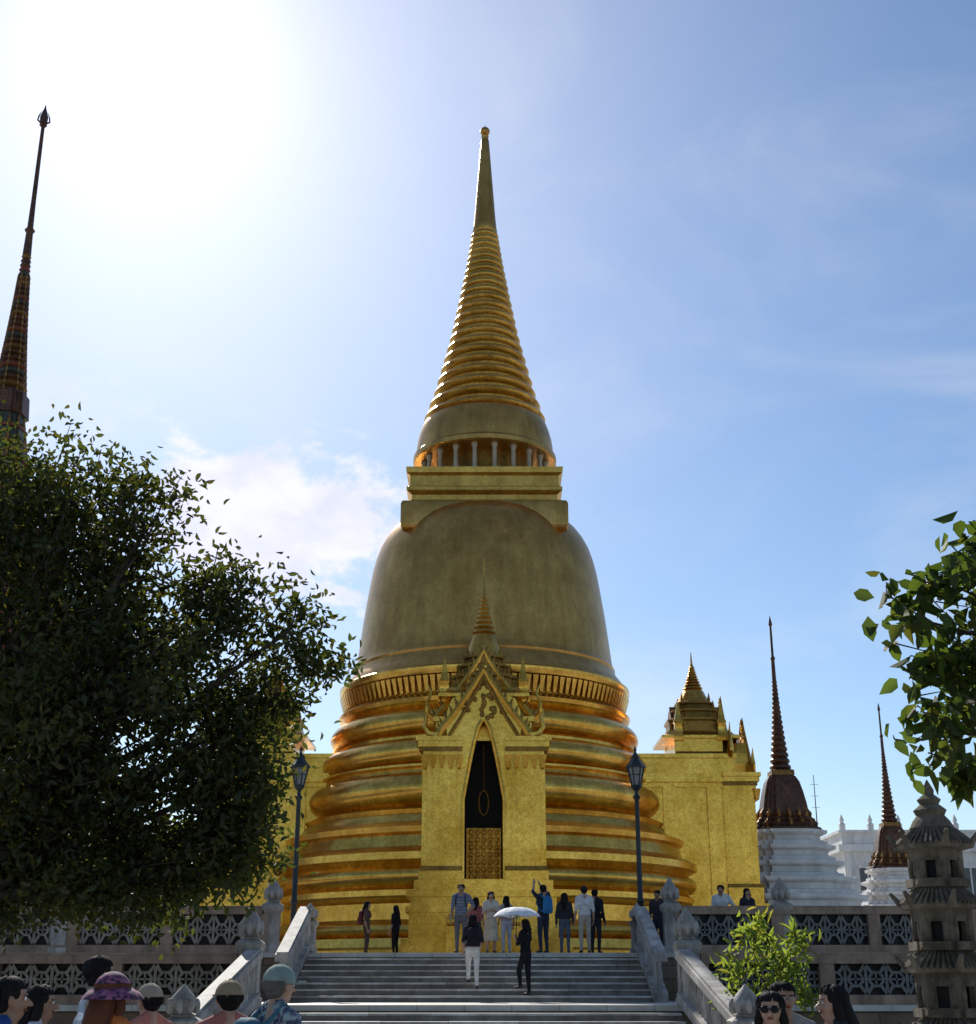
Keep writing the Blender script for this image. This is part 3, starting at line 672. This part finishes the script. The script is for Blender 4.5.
# ------------------------------------------------------------------ people
_mc={}
def cloth(col,rough=.85,kind='plain'):
    key=(tuple(col),kind)
    if key in _mc: return _mc[key]
    nm='%s_%02x%02x%02x'%(kind,int(col[0]*255),int(col[1]*255),int(col[2]*255))
    m,nt,b=newmat(nm); v=coords(nt)
    c=ramp(nt,noise(nt,v,9,4),[(.3,tuple(x*.72 for x in col)),(.7,tuple(min(1,x*1.12) for x in col))])
    if kind in('stripe','pattern'):
        if kind=='stripe':
            wv=nt.nodes.new('ShaderNodeTexWave'); wv.bands_direction='Z'; wv.inputs['Scale'].default_value=8; nt.links.new(v,wv.inputs['Vector']); f=wv.outputs[1]
            c=mul(nt,c,ramp(nt,f,[(.45,(.2,.2,.25)),(.55,(1.6,1.6,1.6))]),1)
        else:
            vo=nt.nodes.new('ShaderNodeTexVoronoi'); vo.inputs['Scale'].default_value=45; nt.links.new(v,vo.inputs['Vector'])
            c=mul(nt,c,ramp(nt,vo.outputs['Color'],[(.3,(.25,.25,.4)),(.5,(1,.6,.8)),(.7,(1.8,1.6,1.3))]),1)
    nt.links.new(c,b.inputs['Base Color']); b.inputs['Roughness'].default_value=rough if kind!='skin' else .5
    if kind in('plain','hair'): b.inputs['Specular IOR Level'].default_value=.15
    bump(nt,b,noise(nt,v,7 if kind!='skin' else 40,3),.5 if kind!='skin' else .1,.02)
    _mc[key]=m; return m
SK1=(.42,.24,.16); SK2=(.30,.165,.10)
BLK=(.012,.010,.010)
def person(name,loc,face=0,H=1.7,shirt=(.3,.3,.3),pants=(.05,.05,.08),skin=SK1,hair=BLK,shoe=(.05,.04,.04),pose=None,hairlen=0,longsleeve=False,shorts=False,
           skirt=0,hat=None,hatcol=(.5,.5,.45),pack=None,umb=False,glasses=False,fem=False,shk='plain',vox=.018,tilt=0):
    J=dict(hipL=(-.052,0,.52),hipR=(.052,0,.52),kneeL=(-.058,.012,.285),kneeR=(.058,.012,.285),ankL=(-.06,-.01,.045),ankR=(.06,-.01,.045),
           shL=(-.112,0,.815),shR=(.112,0,.815),elL=(-.14,-.015,.635),elR=(.14,-.015,.635),wrL=(-.15,.035,.49),wrR=(.15,.035,.49),head=(0,.014,.928))
    if fem:
        J['shL']=(-.1,0,.81);J['shR']=(.1,0,.81)
    if pose: J.update(pose)
    J={k:Vector(v)*H for k,v in J.items()}
    E=[]
    def cp(a,b_,r1,r2,l): E.append((Vector(a),Vector(b_),r1*H,r2*H,l))
    for S in 'LR':
        sg=-1 if S=='L' else 1
        cp(J['hip'+S],J['knee'+S],.054,.038,'pants' if not(skirt) else 'skin'); 
        cp(J['knee'+S],J['knee'+S].lerp(J['ank'+S],.35),.037,.034,'skin' if (shorts or skirt) else 'pants')
        cp(J['knee'+S].lerp(J['ank'+S],.35),J['ank'+S],.034,.024,'skin' if (shorts or skirt) else 'pants')
        a=J['ank'+S]; heel=a+Vector((0,-.015*H,-.022*H)); toe=a+Vector((sg*.012*H,.085*H,-.027*H)); cp(heel,toe,.024,.019,'shoe')
        cp(J['sh'+S],J['el'+S],.036,.028,'shirt'); cp(J['el'+S],J['wr'+S],.026 if not longsleeve else .03,.018 if not longsleeve else .024,'shirt' if longsleeve else 'skin')
        cp(J['sh'+S]+Vector((0,0,.002*H)),(sg*.03*H,-.004*H,.86*H),.032,.026,'shirt')
    cp(J['shL'],J['shR'],.036,.036,'shirt'); cp((0,-.002*H,.82*H),(0,.008*H,.885*H),.037,.034,'skin')
    cp((-.055*H,0,.745*H),(.055*H,0,.745*H),.066,.066,'shirt'); cp((-.035*H,.004*H,.65*H),(.035*H,.004*H,.65*H),.058,.058,'shirt')
    cp((-.042*H,0,.585*H),(.042*H,0,.585*H),.062,.062,'shirt'); cp((-.04*H,-.004*H,.53*H),(.04*H,-.004*H,.53*H),.062,.062,'pants')
    if fem: cp((-.04*H,.035*H,.735*H),(.04*H,.035*H,.735*H),.036,.036,'shirt')
    hc=J['head']
    cp(hc+Vector((0,-.004,.014))*H,hc+Vector((0,-.002,.02))*H,.047,.047,'skin'); cp(hc+Vector((0,.012,-.02))*H,hc+Vector((0,.016,-.036))*H,.038,.027,'skin')
    cp(hc+Vector((0,.046,.004))*H,hc+Vector((0,.060,-.012))*H,.007,.0095,'skin')
    for sg in (-1,1):
        cp(hc+Vector((sg*.048,-.002,.006))*H,hc+Vector((sg*.049,0,-.012))*H,.008,.006,'skin')
    tmp=MB()
    for p,q,r1,r2,l in E: tmp.caps(p,q,r1,r2,12)
    if skirt:
        tmp.loft([(.068*H,.63*H),(.085*H,.56*H),(.1*H,.5*H),((.1+.04*(1-skirt))*H,skirt*H)],circ(18))
    me=bpy.data.meshes.new('tmp'); me.from_pydata(tmp.v,[],tmp.f); to=bpy.data.objects.new('tmp',me); coll.objects.link(to)
    md=to.modifiers.new('r','REMESH'); md.mode='VOXEL'; md.voxel_size=vox
    ms=to.modifiers.new('s','SMOOTH'); ms.factor=.5; ms.iterations=3
    dg=bpy.context.evaluated_depsgraph_get(); m2=bpy.data.meshes.new_from_object(to.evaluated_get(dg))
    nv=len(m2.vertices); co=np.empty(nv*3); m2.vertices.foreach_get('co',co); co=co.reshape(-1,3)
    fs=[tuple(p.vertices) for p in m2.polygons]
    fc=np.array([co[list(f)].mean(axis=0) for f in fs])
    best=np.full(len(fs),1e9); lab=np.zeros(len(fs),int); names=['skin','shirt','pants','shoe']
    for p,q,r1,r2,l in E:
        p=np.array(p);q=np.array(q);d=q-p; L2=max(d@d,1e-9); t=np.clip((fc-p)@d/L2,0,1)
        ds=np.linalg.norm(fc-(p+t[:,None]*d),axis=1)-(r1+(r2-r1)*t); k=ds<best; best[k]=ds[k]; lab[k]=names.index(l)
    if skirt:
        rr=np.hypot(fc[:,0],fc[:,1]); k=(fc[:,2]>skirt*H-.01)&(fc[:,2]<.6*H)&(rr<.15*H)&(np.abs(fc[:,0])<.125*H); lab[k]=2
    bpy.data.objects.remove(to); bpy.data.meshes.remove(me); bpy.data.meshes.remove(m2)
    o=MB(); o.v=[tuple(c) for c in co]; o.f=fs; o.m=[int(x) for x in lab]
    mats=[cloth(skin,.5,'skin'),cloth(shirt,.85,shk),cloth(pants),cloth(shoe,.6),cloth(hair,.75,'hair'),cloth(hatcol,.8,'pattern' if hat=='sun' else 'plain'),cloth((.75,.73,.7),.4),cloth((.01,.01,.01),.2)]
    if pack: mats.append(cloth(pack,.7))
    else: mats.append(mats[4])
    mats.append(cloth((.78,.78,.8),.7)); mats.append(cloth((.25,.06,.05),.5))
    for sg in (-1,1):
        e=hc+Vector((sg*.019,.043,.006))*H
        o.ell(e,(.0085*H,.005*H,.005*H),6,8,6); o.ell(e+Vector((0,.0035*H,0)),(.004*H,.003*H,.004*H),7,8,6)
        o.caps(e+Vector((-sg*.009,.004,.012))*H,e+Vector((sg*.011,-.001,.012))*H,.0025*H,.002*H,6,4)
    o.ell(hc+Vector((0,.046,-.028))*H,(.014*H,.006*H,.004*H),10,10,6)
    if glasses:
        for sg in (-1,1):
            o.ell(hc+Vector((sg*.020,.053,.005))*H,(.017*H,.004*H,.013*H),7,12,6); o.tube([hc+Vector((sg*.036,.048,.008))*H,hc+Vector((sg*.052,0,.008))*H],.002*H,5,7)
        o.tube([hc+Vector((-.006,.056,.008))*H,hc+Vector((.006,.056,.008))*H],.002*H,5,7)
    o.ell(hc+Vector((0,-.013,.022))*H,(.0525*H,.054*H,.050*H),4,16,10)
    o.ell(hc+Vector((0,-.024,-.003))*H,(.047*H,.036*H,.042*H),4,12,8)
    nl=110 if vox<.015 else 26
    for k in range(nl):
        az=rnd.uniform(math.pi*.92,math.pi*2.08) if rnd.random()<.75 else rnd.uniform(0,math.pi)
        front=math.sin(az)>0
        e0=rnd.uniform(.75,1.45); e1=(.28 if front else rnd.uniform(-.75,-.3)) if not hat else (-.7 if not front else .0)
        if hat: e0=.0
        if hat and front: continue
        P=[]
        for j in range(5):
            el=e0+(e1-e0)*j/4; a=az+.25*math.sin(j*1.3+k)*.3+(.12*j/4)
            rr=1.02+.05*rnd.random()*(j/4)
            P.append(hc+Vector((.053*math.cos(a)*math.cos(el)*rr,-.014+.055*math.sin(a)*math.cos(el)*rr,.020+.052*math.sin(el)*rr))*H)
        o.tube(P,[.0035*H,.0055*H,.0055*H,.0045*H,.001*H],5,4)
    if hairlen:
        o.tube([hc+Vector((0,-.035,.0))*H,hc+Vector((0,-.052,-.06))*H,hc+Vector((0,-.07,-.06-hairlen*.5))*H,hc+Vector((0,-.072,-.06-hairlen))*H],[.044*H,.05*H,.045*H,.012*H],12,4)
        for k in range(24 if vox<.015 else 8):
            x=rnd.uniform(-.045,.045); o.tube([hc+Vector((x,-.05+abs(x)*.5,.01))*H,hc+Vector((x*1.1,-.075+abs(x)*.6,-.06))*H,hc+Vector((x*1.1,-.095+abs(x)*.7,-.06-hairlen*.5))*H,hc+Vector((x*.9,-.09,-.06-hairlen*rnd.uniform(.85,1.1)))*H],[.006*H,.008*H,.007*H,.002*H],5,4)
        for sg in (-1,1): o.tube([hc+Vector((sg*.035,-.005,.02))*H,hc+Vector((sg*.05,-.012,-.04))*H,hc+Vector((sg*.05,-.03,-.1))*H],[.02*H,.02*H,.012*H],8,4)
    if hat=='cap':
        o.ell(hc+Vector((0,-.006,.018))*H,(.0585*H,.0625*H,.062*H),5,20,8,None,-.1,1)
        o.loft([(1,0),(1,.006*H)],[(.05*H*math.cos(a),(.045+.06*math.sin(a))*H) for a in [math.pi*i/12 for i in range(13)]],5,tuple(hc+Vector((0,0,.016))*H))
        o.ell(hc+Vector((0,-.006,.081))*H,(.006*H,.006*H,.004*H),5,8,6)
        for k in range(6):
            a=k*math.pi/3; o.tube([hc+Vector((.0588*math.cos(a)*math.cos(b2),-.006+.0628*math.sin(a)*math.cos(b2),.018+.0623*math.sin(b2)))*H for b2 in (0,.4,.8,1.2,1.55)],.0012*H,4,5)
    if hat=='sun':
        o.ell(hc+Vector((0,-.004,.026))*H,(.058*H,.062*H,.053*H),5,20,8,None,-.1,1)
        o.loft([(.055*H,.03*H),(.085*H,.012*H),(.1*H,-.004*H),(.102*H,-.01*H),(.098*H,-.008*H),(.055*H,.022*H)],[(x*(1+.06*math.sin(5*i)),y*(1+.05*math.sin(3*i))) for i,(x,y) in enumerate(circ(24))],5,tuple(hc))
        o.loft([(.0595*H,.026*H),(.0595*H,.04*H)],[(x,y*1.07) for x,y in circ(24)],4,tuple(hc+Vector((0,-.004*H,0))))
    for S in 'LR':
        wr=J['wr'+S]; d=(wr-J['el'+S]).normalized(); sg=-1 if S=='L' else 1
        side=Vector((0,1,0)); side=(side-d*side.dot(d)); side=side.normalized() if side.length>.2 else Vector((1,0,0)); nrm=d.cross(side).normalized()*(-sg)
        for i in range(4):
            off=side*(.0135-.009*i)*H; l=(.040,.046,.043,.034)[i]*H
            b0=wr+d*.045*H+off; o.tube([wr+d*.012*H+off*.7,b0,b0+d*l*.45+nrm*l*.12,b0+d*l*.75+nrm*l*.4,b0+d*l*.85+nrm*l*.65],[.0095*H,.0085*H,.0052*H,.0048*H,.003*H],6,0)
        o.tube([wr+d*.014*H+side*.012*H,wr+d*.03*H+side*.026*H,wr+d*.05*H+side*.032*H+nrm*.006*H,wr+d*.062*H+side*.03*H+nrm*.012*H],[.0095*H,.0075*H,.006*H,.003*H],6,0)
    if pack:
        sec=[(abs(math.cos(a))**.5*math.copysign(1,math.cos(a))*.078*H,abs(math.sin(a))**.5*math.copysign(1,math.sin(a))*.042*H) for a in [2*math.pi*i/20 for i in range(20)]]
        c=(0,-.115*H,0); o.loft([(.7,.57*H),(.95,.585*H),(1,.62*H),(1,.72*H),(.93,.78*H),(.75,.81*H),(.4,.825*H)],sec,8,c)
        sec2=[(x*.75,y*.5) for x,y in sec]; o.loft([(.8,.6*H),(1,.61*H),(1,.68*H),(.8,.7*H)],sec2,8,(0,-.16*H,0))
        for sg in (-1,1): o.tube([(sg*.06*H,-.08*H,.8*H),(sg*.066*H,-.01*H,.868*H),(sg*.07*H,.06*H,.8*H),(sg*.075*H,.07*H,.72*H),(sg*.085*H,-.04*H,.62*H),(sg*.07*H,-.09*H,.6*H)],.009*H,6,8)
    if umb:
        hnd=J['wrL']+Vector((0,.02,.03)); top=hnd+Vector((.06,.0,.72))
        o.tube([hnd-Vector((0,0,.22)),hnd,top+Vector((0,0,.06))],[.012,.009,.007],8,7)
        n=48
        rows=[(0,.0),(.15,-.01),(.3,-.04),(.44,-.1),(.55,-.18),(.6,-.24)]
        vs=[];f2=[]
        for rr,zz in rows:
            for k in range(n):
                a=2*math.pi*k/n; cusp=abs(math.sin(a*4)); r_=max(rr,.004)*(1-.06*cusp); zz2=zz-.0+ .035*cusp*(rr/.6)
                vs.append((top.x+r_*math.cos(a),top.y+r_*math.sin(a),top.z+zz2))
        for j in range(len(rows)-1):
            for k in range(n): a=j*n+k;b2=j*n+(k+1)%n; f2.append((a,b2,b2+n,a+n))
        o.add(vs,f2,9)
        for k in range(8):
            a=k*math.pi/4; o.tube([top+Vector((rr*math.cos(a),rr*math.sin(a),zz-.008)) for rr,zz in rows],.004,4,7)
            o.tube([top+Vector((0,0,-.25)),top+Vector((.3*math.cos(a),.3*math.sin(a),-.05))],.003,4,7)
    return o.build(name,mats,None,50,loc,R(face))

UP=dict(elL=(-.15,.06,.90),wrL=(-.07,.13,1.02),elR=(.15,.06,.88),wrR=(.07,.14,1.0))
FRONT=dict(elL=(-.13,.02,.65),wrL=(-.04,.13,.67),elR=(.13,.02,.65),wrR=(.04,.13,.67))
HIP=dict(elL=(-.19,-.03,.67),wrL=(-.10,.03,.57))
CLIMB=dict(kneeL=(-.056,.075,.335),ankL=(-.056,.055,.13),kneeR=(.056,-.005,.285),ankR=(.056,-.02,.045),elL=(-.14,-.03,.64),wrL=(-.13,.04,.5),elR=(.14,.03,.64),wrR=(.12,.1,.55))
person('tourist_woman_with_backpack',(-3.72,43.5,TZ),-95,1.62,(.10,.06,.05),(.07,.045,.035),SK2,hairlen=.1,pack=(.12,.03,.03),fem=True,vox=.024)
person('tourist_woman',(-2.9,44.5,TZ),60,1.55,BLK,BLK,SK2,hairlen=.12,fem=True,vox=.024)
person('tourist_man_in_striped_shirt',(-.74,38.9,TZ),172,1.82,(.16,.18,.24),(.12,.12,.13),SK2,pose=HIP,pack=(.02,.02,.03),shk='stripe',vox=.022)
person('tourist_woman_in_light_dress',(.08,39.2,TZ),190,1.64,(.55,.5,.42),(.5,.42,.32),SK1,hairlen=.1,fem=True,skirt=.2,pose=FRONT,vox=.022)
person('tourist_woman',(.52,40.2,TZ),20,1.58,(.35,.3,.28),(.45,.45,.5),SK1,hairlen=.13,fem=True,vox=.022)
person('tourist_taking_photo',(1.52,38.95,TZ),35,1.8,(.02,.03,.05),(.03,.035,.06),SK1,pose=UP,pack=(.03,.17,.38),vox=.022)
person('tourist_woman_long_hair',(2.12,39.2,TZ),-10,1.6,(.04,.04,.05),(.10,.12,.16),SK1,hairlen=.16,fem=True,longsleeve=True,vox=.022)
person('tourist_man_in_white_shirt',(2.66,39.0,TZ),10,1.77,(.6,.6,.6),(.42,.37,.3),SK1,hat='cap',hatcol=(.02,.02,.02),vox=.022)
person('tourist_man',(3.0,39.6,TZ),-30,1.72,(.02,.02,.025),(.03,.03,.04),SK2,longsleeve=True,vox=.022)
person('tourist_woman',(-.35,40.5,TZ),-20,1.56,(.3,.1,.1),(.05,.05,.08),SK1,hairlen=.1,fem=True,vox=.024)
dyT=3.72/7; dzT=(TZ-LZ)/8
person('woman_in_white_trousers',(-.38,34.7+dyT*1.45,LZ+dzT*2),5,1.76,(.03,.03,.04),(.68,.66,.62),SK1,hairlen=.06,fem=True,pack=(.015,.015,.02),pose=CLIMB,vox=.02)
UM=dict(CLIMB); UM.update(elL=(-.15,.03,.67),wrL=(-.07,.10,.74))
person('person_with_white_umbrella',(.92,34.7+dyT*.45,LZ+dzT),60,1.78,(.012,.012,.014),(.015,.015,.018),SK1,hairlen=.05,longsleeve=True,pose=UM,umb=True,vox=.02)
person('tourist_in_white_shirt',(6.55,39.6,TZ),160,1.84,(.62,.62,.62),(.1,.1,.12),SK2,pose=HIP,vox=.024)
person('tourist_woman',(7.3,39.7,TZ),200,1.76,(.03,.03,.04),(.05,.05,.06),SK1,hairlen=.14,fem=True,vox=.024)
person('tourist_man',(4.95,41.2,TZ),150,1.8,(.05,.04,.05),(.04,.04,.05),SK2,vox=.024)
person('tourist_woman',(5.35,42.0,TZ),-70,1.7,(.25,.07,.06),(.04,.04,.05),SK2,hairlen=.1,fem=True,vox=.024)
V=.011
person('man_in_pale_cap',(-1.32,9.0,0),-50,1.71,(.16,.24,.27),(.2,.18,.14),SK1,(.12,.11,.1),hat='cap',hatcol=(.22,.28,.25),pack=(.05,.14,.2),shk='pattern',vox=V)
person('man_in_beige_cap',(-1.72,9.6,0),30,1.62,(.4,.15,.12),(.1,.1,.1),SK1,BLK,hat='cap',hatcol=(.30,.22,.13),vox=V)
person('woman_in_patterned_sun_hat',(-2.10,8.0,0),-30,1.66,(.55,.16,.04),(.1,.1,.1),SK2,(.12,.04,.02),hat='sun',hatcol=(.16,.06,.13),hairlen=.08,fem=True,vox=V)
person('man_with_dark_hair',(-2.72,10.0,0),-60,1.79,(.45,.5,.55),(.1,.1,.1),SK2,BLK,vox=V)
person('man_in_blue_shirt',(-2.50,7.5,0),-75,1.64,(.03,.08,.25),(.1,.1,.1),SK2,BLK,vox=V)
person('woman_with_dark_hair',(-2.80,9.0,0),-80,1.60,(.5,.5,.55),(.1,.1,.1),SK2,BLK,hairlen=.1,fem=True,vox=V)
person('boy_in_light_hat',(-2.43,10.4,0),60,1.60,(.5,.2,.15),(.1,.1,.1),SK1,BLK,hat='cap',hatcol=(.36,.30,.22),vox=V)
person('woman_in_sunglasses',(1.76,9.0,0),165,1.56,(.2,.06,.06),(.1,.1,.1),SK1,BLK,hairlen=.12,fem=True,glasses=True,vox=V)
person('man_with_dark_hair',(2.0,9.8,0),190,1.62,(.3,.28,.26),(.1,.1,.1),SK2,BLK,vox=V)
person('woman_with_tied_hair',(2.18,9.1,0),100,1.60,(.03,.03,.04),(.1,.1,.1),SK1,BLK,hairlen=.05,fem=True,vox=V)
